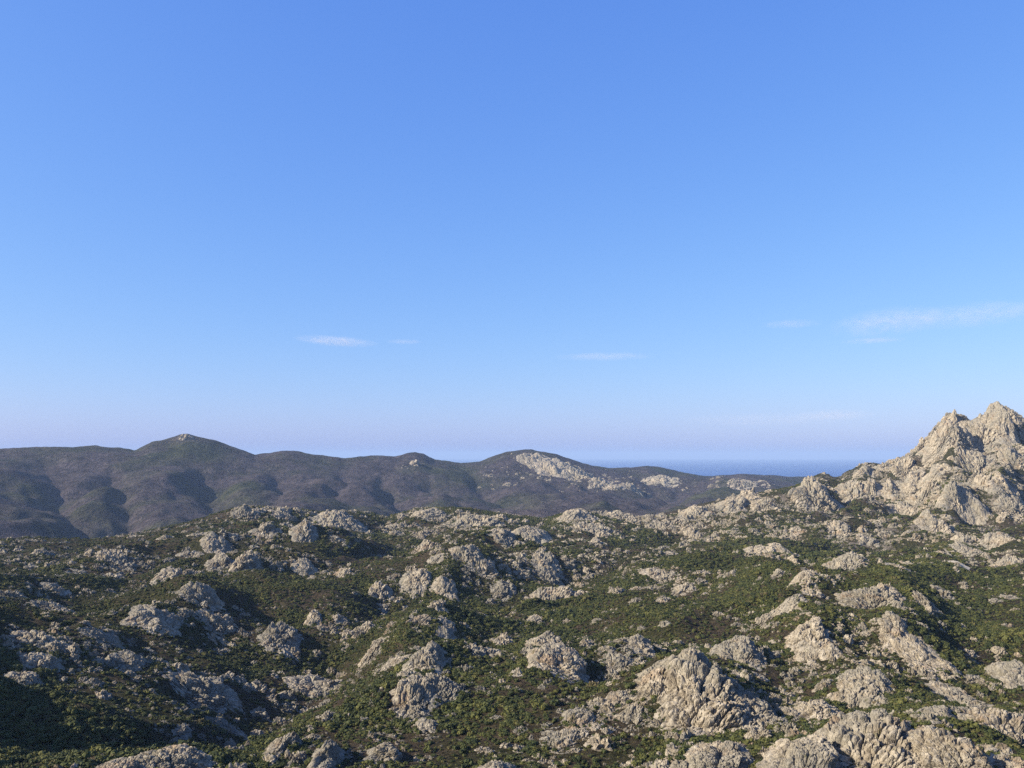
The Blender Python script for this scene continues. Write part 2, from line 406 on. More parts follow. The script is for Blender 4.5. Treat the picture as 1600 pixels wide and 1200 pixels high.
    # spurs and gullies of the far hills
    fw = sm(1700, 2300, RR) * (1 - 0.85 * sm(0.80, 1.0, RR / RF)) * (1 - 0.8 * sm(1250, 1350, PXg) * (1 - sm(3000, 3600, RR)))
    wx = 160 * fbm2(X / 900, Y / 900, 3, 61)
    H += fw * (55 * (np.abs(fbm2((X + wx) / 300, Y / 900, 4, 71)) - 0.2) + 46 * fbm2(X / 180, Y / 260, 4, 77))
    gul = [([(70, 3350), (92, 2950), (100, 2600), (135, 2300), (170, 2020)], 45, 95), ([(178, 3050), (196, 2750), (208, 2450), (185, 2180), (165, 2000)], 55, 95),
           ([(318, 3050), (332, 2750), (352, 2520), (320, 2250), (250, 2050)], 48, 95), ([(535, 3300), (545, 2950), (520, 2700)], 30, 80), ([(432, 3100), (445, 2750), (420, 2450)], 30, 80),
           ([(612, 2850), (640, 2550), (660, 2350)], 40, 80), ([(728, 3600), (752, 3250), (775, 2950), (800, 2700)], 48, 100), ([(598, 3300), (600, 3000)], 26, 70), ([(672, 3300), (678, 3000)], 26, 70),
           ([(1000, 3900), (1040, 3300), (1060, 2800)], 40, 110)]
    for line, dep, wid in gul:
        L = np.array(line, float)
        rr = RR.clip(L[-1, 1], L[0, 1]); cx = np.interp(rr, L[::-1, 1], L[::-1, 0])
        az0 = np.arctan((cx - 800) / F_PX); off = RR * np.sin(A - az0)
        end = np.exp(-((RR - rr) / 160) ** 2)
        prof = np.exp(-np.abs(off / (wid * 0.8)) ** 1.15)
        H -= fw * 1.1 * dep * end * prof
    H += sm(2000, 2600, RR) * 5 * fbm2(X / 55, Y / 55, 3, 91) * (1 - sm(6000, 7000, RR))
    return H
H = build_heights()
LR = np.log(RAD)
def terrain(x, y):
    a = np.arctan2(x, y); r = np.hypot(x, y)
    fa = np.interp(a, AZ, np.arange(len(AZ))); fr = np.interp(r, RAD, np.arange(len(RAD)))
    i = np.clip(fa.astype(int), 0, len(AZ) - 2); j = np.clip(fr.astype(int), 0, len(RAD) - 2); u = fa - i; v = fr - j
    return (H[i, j] * (1 - u) + H[i + 1, j] * u) * (1 - v) + (H[i, j + 1] * (1 - u) + H[i + 1, j + 1] * u) * v
R_SCAN = np.exp(np.linspace(math.log(200), math.log(6000), 2600))
def ground_hit(px, py):
    """where a sight line first meets the land"""
    a, t = px_ray(px, py)
    a = float(a); t = float(t)
    z = terrain(R_SCAN * math.sin(a), R_SCAN * math.cos(a))
    hit = np.nonzero(z >= t * R_SCAN)[0]
    if len(hit) == 0:                       # just above a crest: take the nearest point to the sight line
        k = int(np.argmax(z[:2300] / R_SCAN[:2300]))
    else: k = int(hit[0])
    r = R_SCAN[k]
    return r * math.sin(a), r * math.cos(a), r
def build_terrain():
    A, RR = np.meshgrid(AZ, RAD, indexing='ij')
    V = np.stack([RR * np.sin(A), RR * np.cos(A), H], -1).reshape(-1, 3)
    na, nr = len(AZ), len(RAD)
    i, j = np.meshgrid(np.arange(na - 1), np.arange(nr - 1), indexing='ij')
    q = np.stack([i * nr + j, i * nr + j + 1, (i + 1) * nr + j + 1, (i + 1) * nr + j], -1).reshape(-1, 4)
    q = q[:, ::-1]
    rr = RR[:-1, :-1].ravel(); px = az_px(A[:-1, :-1]).ravel(); aa = A[:-1, :-1].ravel()
    mount = (px > 1215) & (px < 2100) & (rr > 930 + 60 * np.sin(px / 60)) & (rr < 2450)
    far = (rr >= 1480 + 0.3 * np.clip(px - 800, 0, 1500)) & ~mount & (np.abs(aa) < R(75))
    for name, sel, mat in (('ground', ~mount & ~far, SOIL), ('mountain', mount, MOUNT), ('hills', far, HEATH)):
        v, f = compact(V, q[sel])
        o = link(name, mesh_np(name, v, f, True), mat)
        tag(o, kind='structure')
def build_sea():
    n = 256; rs = [50, 3000, 8000, 20000, 40000, 60000]
    v = [(r * math.sin(2 * math.pi * k / n), r * math.cos(2 * math.pi * k / n), SEA_Z) for r in rs for k in range(n)]
    f = [(a * n + k, a * n + (k + 1) % n, (a + 1) * n + (k + 1) % n, (a + 1) * n + k) for a in range(len(rs) - 1) for k in range(n)]
    f = [q[::-1] for q in f]
    tag(link('sea', mesh_np('sea', v, f), SEA), kind='structure')
build_sea()

# ------------------------------------------------------------------ rock outcrops: column and row of the base, width, height (photograph pixels), slant of the joints, label
OUT = [
 # bottom left
 (272, 1203, 120, 58, 40, 'largest jumbled outcrop at the lower left edge of the picture, sunlit and ragged'),
 (188, 1212, 86, 34, 30, 'low ragged rock ramp running down left from the lower left outcrop'),
 (282, 1152, 22, 24, 80, 'narrow rock pinnacle topping the jumbled lower left outcrop'),
 (350, 1144, 62, 22, 20, 'low pale rock shelf right of the jumbled lower left outcrop'),
 (362, 1174, 18, 28, 80, 'upright pale rock standing alone below the low shelf at lower left'),
 (374, 1210, 24, 32, 80, 'tall pale rock at the bottom edge, right of the lower left outcrop'),
 (312, 1092, 92, 48, 30, 'big dark dome of rock in the shaded slope at left'),
 (30, 1072, 64, 32, 20, 'dark rock hump at the left edge in deep shade'),
 (58, 1044, 54, 28, 40, 'shaded rock knob above the dark hump at the left edge'),
 (205, 1037, 46, 24, 50, 'broken grey rocks halfway up the shaded left slope'),
 (85, 1014, 54, 19, 15, 'flat grey rock ledge on the left slope below the pale slabs'),
 (52, 1002, 62, 22, 15, 'long low slab near the left edge, light grey'),
 (160, 1002, 54, 18, 15, 'warm-toned flat slabs in the sun on the left slope'),
 (243, 977, 74, 40, 40, 'stepped outcrop climbing to the right on the left slope'),
 (342, 982, 54, 34, 60, 'craggy outcrop at the right end of the left slope, below the round dome'),
 (315, 940, 60, 35, 70, 'round dome of pale rock with a shaded right side, left of centre'),
 (82, 960, 56, 31, 60, 'dusky outcrop near the left edge with a long shadow to its right'),
 (87, 925, 32, 19, 60, 'small pale crag above the dusky outcrop near the left edge'),
 (14, 937, 42, 23, 60, 'grey crag cut by the left edge of the picture'),
 # bottom middle left
 (437, 1007, 60, 50, 60, 'tall stack of broken rock above the dark dell'),
 (489, 977, 30, 33, 70, 'lit crag with a black shadow beside it, above the dell'),
 (530, 971, 28, 20, 60, 'rounded crag facing the black shadow above the dell'),
 (567, 991, 34, 26, 70, 'pale crag with a smooth left face beside the green hollow'),
 (584, 1028, 42, 38, 60, 'blocky outcrop standing in the green hollow'),
 (664, 1038, 68, 40, 80, 'twin outcrop split by a dark cleft right of the green hollow'),
 (620, 1040, 52, 18, 25, 'low broken ledge at the foot of the split outcrop'),
 (657, 973, 44, 19, 40, 'low crag on the slope above the split outcrop'),
 (682, 953, 36, 27, 60, 'grey crag under the paired domes left of centre'),
 (697, 977, 36, 14, 10, 'flat-topped rock shelf above a smooth slab near the centre'),
 (698, 997, 36, 22, 5, 'smooth light slab under the flat-topped shelf near the centre'),
 (785, 1006, 30, 25, 70, 'upright pale rocks on the slope left of the half-shaded dome'),
 (743, 1020, 32, 20, 50, 'row of pale rocks climbing to the right near the centre'),
 (770, 1026, 32, 16, 30, 'low bright rocks below the upright pale rocks near the centre'),
 (489, 1082, 72, 34, 30, 'triangular grey outcrop with a long shadow, beside the dark dell'),
 (690, 1077, 58, 28, 60, 'dim broken rocks behind the knobbly hump at bottom centre'),
 (642, 1102, 76, 42, 50, 'knobbly hump of rock with a grey crown at bottom centre'),
 (657, 1124, 42, 22, 35, 'slanting pale flake below the knobbly hump'),
 (665, 1135, 40, 14, 20, 'lowest pale ledge under the knobbly hump'),
 (481, 1117, 26, 18, 40, 'pale rock below the triangular outcrop'),
 (510, 1122, 32, 16, 40, 'bright broken rock just right of the pale rock below the triangular outcrop'),
 (447, 1180, 46, 56, 40, 'broad pale plate of rock leaning to the right at bottom left'),
 (508, 1206, 44, 74, 75, 'tall ribbon of stacked blocks at the bottom edge, left of centre'),
 (465, 1194, 22, 28, 70, 'narrow rock between the leaning plate and the ribbon of blocks'),
 (596, 1192, 54, 50, 20, 'stack of layered rocks near the bottom edge, left of centre'),
 (403, 1158, 26, 25, 60, 'pale rock left of the leaning plate at bottom left'),
 (772, 1212, 62, 32, 25, 'low pale rocks at the bottom edge near the centre'),
 # bottom middle right
 (857, 942, 80, 42, 60, 'wide ribbed outcrop with its foot in the sun at centre'),
 (836, 972, 34, 19, 40, 'low rock above the half-shaded dome at centre'),
 (848, 1012, 64, 36, 55, 'pale upper shoulder of the half-shaded dome at centre'),
 (872, 1052, 94, 58, 60, 'great rounded dome, its right half in black shade'),
 (822, 1027, 24, 27, 80, 'bright buttress on the left of the half-shaded dome'),
 (920, 1012, 28, 20, 60, 'dark crag just right of the half-shaded dome'),
 (965, 1040, 44, 22, 40, 'low pointed outcrop between the half-shaded dome and the great slab'),
 (1000, 1022, 44, 44, 65, 'steep grey crag left of the great slab'),
 (1032, 1068, 84, 44, 40, 'ribbed left shoulder of the great slab'),
 (1092, 1104, 136, 104, 45, 'great pale slab tilted up to the right, largest rock in view'),
 (1150, 1034, 74, 54, 45, 'rounded top end of the great slab with a hollow on its right'),
 (1084, 1128, 62, 48, 50, 'grey lower end of the great slab, dropping into green scrub'),
 (1187, 1037, 18, 36, 60, 'curved rock fin beside the hollow at the top of the great slab'),
 (1168, 1117, 92, 48, 35, 'grey lichened slab right of the great slab'),
 (965, 1100, 34, 30, 60, 'small crag in green scrub left of the great slab'),
 (905, 1127, 48, 30, 60, 'crag with a shaded right side below the half-shaded dome'),
 (985, 1120, 44, 18, 20, 'shadowed ledge in the scrub left of the great slab'),
 (882, 1157, 66, 22, 15, 'low white slab lying in green scrub at bottom centre'),
 (1118, 1206, 92, 66, 60, 'pinnacled outcrop with an orange hollow at the bottom edge'),
 (1112, 1152, 48, 36, 75, 'upper tower of the pinnacled outcrop with the orange hollow'),
 (1187, 1163, 44, 42, 70, 'steep rock right of the pinnacled outcrop'),
 (1030, 1212, 34, 30, 70, 'left of two upright rocks at the bottom edge'),
 (1062, 1212, 32, 38, 110, 'right of two upright rocks at the bottom edge'),
 # bottom right
 (1232, 952, 50, 23, 30, 'white rounded rock high on the right slope'),
 (1200, 968, 50, 14, 30, 'pale ramp running down left from the white rounded rock'),
 (1265, 1002, 58, 50, 60, 'heap of bright boulders on the right slope'),
 (1264, 1024, 42, 18, 10, 'flat bright rocks below the heap of boulders'),
 (1298, 1024, 20, 23, 60, 'bright knob right of the flat rocks below the boulder heap'),
 (1362, 952, 78, 54, 110, 'broad crag heading the rock rib on the right slope'),
 (1395, 986, 40, 34, 130, 'upper step of the rock rib running down to the right'),
 (1395, 1007, 32, 20, 130, 'middle step of the rock rib running down to the right'),
 (1432, 1024, 64, 26, 150, 'long tail of the rock rib on the right slope'),
 (1448, 954, 46, 36, 130, 'split crag right of the broad crag on the right slope'),
 (1472, 932, 30, 24, 100, 'rounded crag behind the split crag on the right slope'),
 (1482, 1048, 28, 22, 135, 'slanting ledge below the tail of the rock rib'),
 (1585, 1072, 60, 50, 70, 'pale outcrop cut by the right edge, above the boulder field'),
 (1350, 1072, 72, 30, 145, 'line of slabs sloping down to the right above the cluster of domes'),
 (1326, 1097, 70, 30, 30, 'wide pale cap rock behind the large dome at lower right'),
 (1275, 1124, 64, 42, 60, 'egg-shaped rock left of the large dome at lower right'),
 (1228, 1120, 42, 22, 30, 'low grey rock left of the egg-shaped rock'),
 (1210, 1097, 28, 24, 60, 'dark rough rock between the grey slab and the egg-shaped rock'),
 (1352, 1182, 148, 86, 50, 'large broken dome at lower right with a dark slot in its side'),
 (1482, 1200, 106, 88, 110, 'tall sloping crag at lower right, falling to the right'),
 (1470, 1127, 54, 30, 60, 'pale head of the tall sloping crag at lower right'),
 (1425, 1194, 68, 36, 30, 'rounded rock wedged between the broken dome and the sloping crag'),
 (1565, 1164, 94, 72, 60, 'massive pale block at the right edge, lower right corner'),
 (1502, 1102, 62, 22, 20, 'low rock crest behind the massive block at the right edge'),
 (1252, 1214, 114, 82, 60, 'big ribbed mass at the bottom edge, right of the pinnacled outcrop'),
 (1466, 1214, 62, 22, 20, 'flat rocks at the bottom edge under the sloping crag'),
 (1585, 1200, 44, 24, 40, 'rocks at the lower right corner of the picture'),
 # middle distance
 (415, 832, 46, 28, 50, 'steep crag on the left end of the middle ridge'),
 (442, 806, 36, 16, 60, 'crest crag of the middle ridge, left part'),
 (385, 804, 42, 20, 60, 'leftmost high crag of the middle ridge'),
 (476, 840, 34, 42, 75, 'tall column of rock below the crest of the middle ridge'),
 (532, 822, 78, 32, 60, 'broad lumpy crag on the crest of the middle ridge'),
 (672, 809, 58, 20, 40, 'low crag on the crest of the middle ridge, right of the gap'),
 (750, 819, 80, 28, 40, 'long lumpy crag on the crest near the centre'),
 (725, 823, 42, 12, 15, 'pale ledge under the long crest crag near the centre'),
 (785, 840, 46, 19, 30, 'pale crag below the right end of the long crest crag'),
 (825, 840, 62, 26, 140, 'slope of rocks right of the long crest crag'),
 (728, 870, 62, 30, 60, 'crag on the middle slope under the pale ledge'),
 (758, 890, 40, 22, 60, 'smaller crag right below the crag on the middle slope'),
 (650, 918, 48, 44, 60, 'left of the paired domes on the middle slope'),
 (697, 926, 42, 30, 60, 'right of the paired domes on the middle slope'),
 (592, 932, 34, 30, 70, 'crumbly crag left of the paired domes'),
 (785, 929, 38, 27, 50, 'rounded crag left of the wide ribbed outcrop'),
 (537, 897, 32, 18, 50, 'half-shaded knob on the slope below the lumpy crest crag'),
 (475, 890, 38, 16, 40, 'low crag left of the half-shaded knob'),
 (665, 858, 42, 17, 30, 'low crag on the slope under the crest right of the gap'),
 (380, 897, 44, 48, 60, 'high crag on the left flank of the middle ridge'),
 (345, 890, 42, 34, 60, 'crag just left of the high crag on the left flank'),
 (337, 857, 46, 22, 60, 'upper crag on the left flank of the middle ridge'),
 (180, 878, 56, 24, 60, 'dark rough crag in the far left middle distance'),
 (66, 870, 30, 24, 60, 'grey crag near the far left skyline of the near land'),
 (265, 901, 38, 20, 50, 'pale crag lowest on the left flank'),
 (898, 812, 64, 28, 60, 'rounded crag on the crest right of centre'),
 (928, 829, 58, 14, 20, 'rock band below the rounded crest crag right of centre'),
 (968, 810, 52, 16, 40, 'low dark-shadowed crag right of the rounded crest crag'),
 (852, 882, 50, 24, 50, 'half-shaded crag above the wide ribbed outcrop'),
 (815, 874, 22, 18, 60, 'small crag left of the half-shaded crag above the ribbed outcrop'),
 (855, 906, 46, 20, 60, 'upper tier of the wide ribbed outcrop at centre'),
 (1040, 828, 62, 24, 45, 'lower crag where the right-hand ridge begins'),
 (1088, 810, 58, 28, 45, 'crag climbing the right-hand ridge'),
 (1145, 798, 48, 30, 60, 'dark-topped crag on the right-hand ridge'),
 (1192, 796, 40, 24, 60, 'pale crag between the dark-topped crag and the rocky cone'),
 (1080, 840, 28, 14, 40, 'little crag under the crag climbing the right-hand ridge'),
 (1185, 867, 52, 22, 30, 'low crag in the open scrub right of centre'),
 (1222, 868, 58, 24, 20, 'low crag beside the long shadowed outcrop at right'),
 (1318, 885, 84, 26, 30, 'long outcrop with a black shadow at its right end'),
 (1037, 905, 40, 14, 20, 'pale flat rocks in the scrub right of centre'),
 (1072, 923, 38, 16, 30, 'pale rocks just below the flat rocks right of centre'),
 (1258, 908, 50, 24, 50, 'pale crag under the long shadowed outcrop'),
 # mountain
 (1278, 790, 92, 56, 65, 'rocky cone at the left foot of the mountain'),
 (1328, 780, 36, 36, 75, 'pointed crag right of the rocky cone'),
 (1350, 742, 36, 24, 60, 'left notch crag on the skyline of the mountain ridge'),
 (1379, 736, 30, 20, 60, 'right notch crag on the skyline of the mountain ridge'),
 (1409, 742, 40, 34, 70, 'domed crag on the skyline below the main face'),
 (1362, 766, 32, 24, 110, 'pale crag under the left notch'),
 (1391, 774, 28, 28, 110, 'pale crag under the right notch'),
 (1424, 768, 44, 36, 110, 'crag under the domed skyline crag'),
 (1487, 700, 92, 64, 60, 'huge left peak of the mountain face'),
 (1540, 692, 62, 44, 60, 'pale saddle crag between the two peaks of the mountain'),
 (1562, 676, 54, 56, 85, 'summit tower of the mountain'),
 (1465, 744, 66, 32, 130, 'rocks spilling from the left peak of the mountain'),
 (1520, 738, 60, 32, 130, 'rocky slope under the saddle crag of the mountain'),
 (1588, 740, 52, 44, 130, 'rock wall under the summit tower at the right edge'),
 (1566, 770, 54, 40, 50, 'big smooth slab low on the mountain near the right edge'),
 (1530, 766, 38, 36, 70, 'crag left of the smooth slab on the mountain'),
 (1490, 784, 48, 40, 70, 'crag in the middle of the mountain face'),
 (1444, 784, 54, 34, 60, 'crag at the lower left of the mountain face'),
 (1462, 836, 60, 44, 70, 'isolated crag with a dark right side at the foot of the mountain'),
 (1525, 800, 44, 22, 130, 'rocks below the middle crag of the mountain face'),
 (1580, 800, 50, 26, 40, 'rocks below the smooth slab at the right edge'),
 (1510, 846, 40, 16, 20, 'low rocks right of the isolated crag'),
 (1556, 848, 50, 22, 40, 'crag low on the mountain apron near the right edge'),
 (1510, 870, 54, 24, 40, 'crag at the very foot of the mountain apron'),
 (1578, 884, 50, 16, 10, 'flat pale rocks at the right edge under the mountain'),
 (1310, 830, 46, 16, 30, 'low rocks under the pointed crag by the cone'),
 (1355, 850, 40, 15, 30, 'low pale rocks on the apron left of the isolated crag'),
 (1408, 808, 50, 20, 40, 'scattered ledge below the crags under the notches'),
 (1440, 704, 20, 16, 80, 'lowest of the small pinnacles on the left edge of the mountain crest'),
 (1461, 682, 18, 18, 80, 'second small pinnacle up the left edge of the mountain crest'),
 (1477, 668, 18, 18, 80, 'small pinnacle just left of the top of the left peak'),
 (1492, 664, 20, 20, 85, 'pinnacle crowning the left peak of the mountain'),
 (1512, 670, 18, 14, 80, 'small pinnacle on the right shoulder of the left peak'),
 (1533, 666, 20, 18, 80, 'pinnacle on the saddle between the two mountain peaks'),
 (1550, 652, 18, 18, 85, 'left knob of the mountain summit'),
 (1562, 648, 22, 20, 85, 'highest knob of the mountain summit'),
 (1580, 656, 20, 16, 95, 'right knob of the mountain summit, towards the picture edge'),
 # far hills
 (290, 685, 18, 8, 60, 'small dark summit crag on the highest far hill'),
 (836, 722, 46, 20, 130, 'upper pale crag on the far rocky hill'),
 (866, 742, 66, 36, 130, 'large pale rock face on the far rocky hill'),
 (905, 752, 66, 30, 140, 'right half of the pale rock face on the far hill'),
 (938, 760, 44, 20, 140, 'lowest tongue of the pale rock face on the far hill'),
 (985, 766, 44, 18, 140, 'pale streak of rock right of the far rock face'),
 (1035, 753, 54, 12, 150, 'thin pale rocks on the low far ridge before the sea'),
 (1165, 757, 48, 11, 150, 'thin pale rocks at the right end of the low far ridge'),
 (648, 727, 18, 10, 40, 'pale rocks under the small pointed far summit'),
]
# smaller rocks and boulders that show singly: column, row, width, height
SMALL = [(172, 926, 17, 11), (293, 961, 21, 18), (252, 1037, 23, 14), (115, 1083, 11, 11), (390, 1166, 15, 15), (505, 986, 22, 14), (598, 951, 34, 13), (632, 953, 17, 10), (600, 964, 17, 10), (725, 982, 18, 18),
 (752, 963, 34, 11), (765, 943, 19, 12), (592, 1053, 24, 14), (634, 1057, 23, 18), (632, 1121, 15, 20), (508, 1101, 23, 9), (490, 1153, 19, 10), (570, 1128, 17, 12), (670, 1156, 13, 14), (752, 1176, 23, 14), (775, 1123, 16, 8),
 (403, 1176, 19, 12), (565, 1208, 29, 12), (450, 1210, 50, 12), (905, 932, 34, 16), (963, 929, 25, 20), (998, 921, 24, 10), (993, 942, 25, 12), (1037, 941, 28, 12), (1097, 913, 22, 14), (884, 974, 21, 14), (945, 1019, 24, 18),
 (1003, 985, 17, 15), (1037, 979, 19, 18), (1042, 1011, 20, 16), (1167, 1042, 16, 15), (1152, 1043, 14, 12), (1186, 1060, 30, 11), (1122, 963, 19, 12), (1150, 979, 17, 12), (1020, 1152, 15, 15), (1140, 1128, 17, 11), (972, 1200, 18, 15),
 (1270, 931, 32, 15), (1278, 946, 14, 13), (1242, 1013, 15, 10), (1268, 1034, 20, 12), (1210, 1026, 21, 12), (1208, 1043, 13, 10), (1443, 983, 20, 14), (1520, 1063, 28, 12), (1552, 941, 19, 7), (1508, 919, 15, 8), (1575, 935, 26, 9), (1585, 954, 15, 8),
 (1572, 982, 18, 14), (1505, 983, 13, 12), (1560, 1016, 14, 10), (1303, 1053, 24, 14), (1470, 1080, 38, 12), (408, 801, 30, 12), (613, 826, 30, 13), (525, 847, 34, 13), (555, 846, 24, 8), (430, 859, 19, 14), (683, 875, 28, 10), (405, 894, 21, 18), (552, 826, 36, 14),
 (5, 867, 18, 16), (28, 863, 19, 10), (105, 860, 15, 12), (22, 881, 19, 13), (207, 841, 28, 8), (310, 840, 28, 13), (295, 870, 30, 12), (295, 902, 26, 24), (260, 842, 21, 10), (50, 892, 28, 15), (122, 897, 40, 13), (175, 905, 34, 16), (365, 842, 24, 12),
 (810, 852, 26, 14), (907, 847, 34, 12), (930, 850, 30, 10), (815, 902, 26, 18), (985, 842, 20, 10), (1110, 847, 18, 18), (1037, 860, 30, 13), (1052, 868, 36, 8), (1025, 899, 34, 14), (1100, 897, 24, 14), (1140, 902, 22, 15), (1243, 832, 28, 12), (1472, 870, 30, 16),
 (1405, 888, 40, 10), (1215, 902, 27, 15), (1497, 887, 18, 7), (960, 764, 26, 10)]
# landmarks that smaller things are described by
MARKS = [(50, 1175, 'the lower left corner of the picture'), (120, 1125, 'the low ramp at lower left'), (820, 1185, 'the white slab by the bottom edge'), (1000, 1180, 'the two upright rocks'), (940, 1080, 'the small crag left of the great slab'), (560, 1090, 'the shadow of the triangular outcrop'), (400, 1110, 'the dark dell'), (272, 1180, 'the jumbled lower left outcrop'), (312, 1075, 'the dark dome on the shaded left slope'), (60, 1050, 'the shaded rocks at the left edge'), (160, 990, 'the flat slabs on the left slope'), (315, 925, 'the round dome left of centre'), (437, 990, 'the stack above the dark dell'), (489, 1065, 'the triangular grey outcrop'),
 (447, 1160, 'the leaning pale plate'), (508, 1180, 'the ribbon of stacked blocks'), (596, 1170, 'the layered rock stack'), (642, 1085, 'the knobbly hump at bottom centre'), (664, 1020, 'the twin outcrop with the cleft'), (680, 915, 'the paired domes'), (770, 1195, 'the low rocks at the bottom edge near the centre'), (857, 925, 'the wide ribbed outcrop'),
 (872, 1030, 'the half-shaded dome'), (882, 1148, 'the low white slab'), (1090, 1060, 'the great slab'), (1118, 1180, 'the pinnacled outcrop'), (1265, 980, 'the heap of bright boulders'), (1252, 1180, 'the big ribbed mass at the bottom edge'), (1275, 1105, 'the egg-shaped rock'), (1352, 1150, 'the large broken dome at lower right'), (1390, 960, 'the broad crag heading the rock rib'),
 (1432, 1015, 'the tail of the rock rib'), (1482, 1165, 'the tall sloping crag at lower right'), (1565, 1130, 'the massive block at the right edge'), (1585, 1050, 'the outcrop cut by the right edge'), (532, 810, 'the lumpy crest crag of the middle ridge'), (750, 810, 'the long crest crag near the centre'), (380, 870, 'the high crag on the left flank'), (60, 870, 'the far left crags of the near land'),
 (180, 870, 'the dark rough crag at far left'), (898, 805, 'the rounded crest crag right of centre'), (1088, 800, 'the right-hand ridge'), (1278, 770, 'the rocky cone'), (1318, 875, 'the long shadowed outcrop'), (1462, 820, 'the isolated crag under the mountain'), (1510, 740, 'the mountain peaks'), (1050, 910, 'the pale flat rocks right of centre'), (880, 745, 'the far rock face')]
MX = np.array([(m[0], m[1] * 1.35) for m in MARKS], float)
def landmark(px, py):
    m = MARKS[int(np.argmin(((MX - np.array([px, py * 1.35])) ** 2).sum(1)))]
    dx, dy = px - m[0], (py - m[1]) * 1.35
    side = ('right of ' if dx > 0 else 'left of ') if abs(dx) > abs(dy) else ('below ' if dy > 0 else 'above ')
    return ('well ' if math.hypot(dx, dy) > 75 else 'just ' if math.hypot(dx, dy) < 35 else '') + side + m[2]
def project(x, y, z):
    x, y, z = np.asarray(x, float), np.asarray(y, float), np.asarray(z, float)
    d = y * cP + z * sP; v = -y * sP + z * cP
    return 800 + F_PX * x / d, 600 - F_PX * v / d

ROOTS = []                                   # footprints: x, y, half width, half depth
def rock_body(a, b, h, level, seed, joint, s1, s2, rough, lean=0.0):
    """a craggy mass: lumps, joint-bounded blocks in two sizes, ribs along the joints and a rough skin; returns points, faces and the block each point belongs to"""
    d, f = ico(level)
    keepf = (d[f][:, :, 2] > -0.30).all(1)
    used = np.unique(f[keepf]); m = np.full(len(d), -1); m[used] = np.arange(len(used)); f = m[f[keepf]]; d = d[used]
    rs = np.random.RandomState(seed)
    low = fbm3(d * 1.2 + rs.rand(3) * 50, 2, seed)
    sup = (np.abs(d) ** 2.2).sum(1) ** (-1 / 2.2)
    rr = sup * (0.94 + 0.52 * low)
    ext = np.array([a, b, h])
    flare = 0.86 + 0.34 * np.clip(1 - d[:, 2] / 0.55, 0, 1.3) ** 1.5          # spreads into the ground instead of tucking under
    p = d * rr[:, None] * ext
    p[:, :2] *= flare[:, None]
    n = d / ext; n /= np.linalg.norm(n, axis=1)[:, None]
    up = 0.40 + 0.60 * np.clip(d[:, 2] + 0.30, 0, 1)
    ja = math.radians(joint); cj, sj = math.cos(ja), math.sin(ja)
    yaw = (rs.rand() - 0.5) * 0.9
    def frame(q, s, stretch):
        x, y, z = q[:, 0] * math.cos(yaw) - q[:, 1] * math.sin(yaw), q[:, 0] * math.sin(yaw) + q[:, 1] * math.cos(yaw), q[:, 2]
        u, v = x * cj + z * sj, -x * sj + z * cj
        return np.stack([u / (s * stretch), y / s, v / s], 1)
    warp = s1 * 0.45 * np.stack([fbm3(p / (s1 * 1.4) + k * 31.7, 2, seed + 5 + k) for k in range(3)], 1)
    f1, f2, cid, vec = worley3(frame(p + warp, s1, 1.8) + rs.rand(3) * 20, seed)
    hv = (cid % np.uint32(1009)) / 1009.0
    tl = np.stack([((cid >> np.uint32(k)) % np.uint32(509)) / 509.0 - 0.5 for k in (3, 9, 15)], 1)
    k1, k2, k3 = [(0.75, 0.55, 1.0), (1.25, 0.95, 0.8), (0.9, 1.25, 1.0), (0.6, 0.4, 0.7)][seed * 7 % 4]
    disp = k1 * s1 * ((hv - 0.5) * 0.34 + (vec * tl).sum(1) * 0.40 - 0.30 * f1 * f1 - 0.42 * np.exp(-(f2 - f1) / 0.06))
    g1, g2, gid, gv = worley3(frame(p + warp * 0.6, s2, 1.9) + rs.rand(3) * 20, seed + 77)
    gh = (gid % np.uint32(1013)) / 1013.0
    gt = np.stack([((gid >> np.uint32(k)) % np.uint32(503)) / 503.0 - 0.5 for k in (3, 9, 15)], 1)
    disp += k2 * s2 * ((gh - 0.5) * 0.42 + (gv * gt).sum(1) * 0.6 - 0.30 * g1 * g1 - 1.0 * np.exp(-(g2 - g1) / 0.07))
    q = frame(p + warp * 0.4, rough * 2.6, 2.4)
    disp += k3 * rough * (1.5 * fbm3(q, 2, seed + 9) - 1.5 * np.clip(1 - np.abs(vnoise3(q * 0.8 + 40, seed + 13)) * 9, 0, 1))
    p = p + n * (disp * up)[:, None]
    p[:, 0] += lean * p[:, 2]
    return p, f, cid
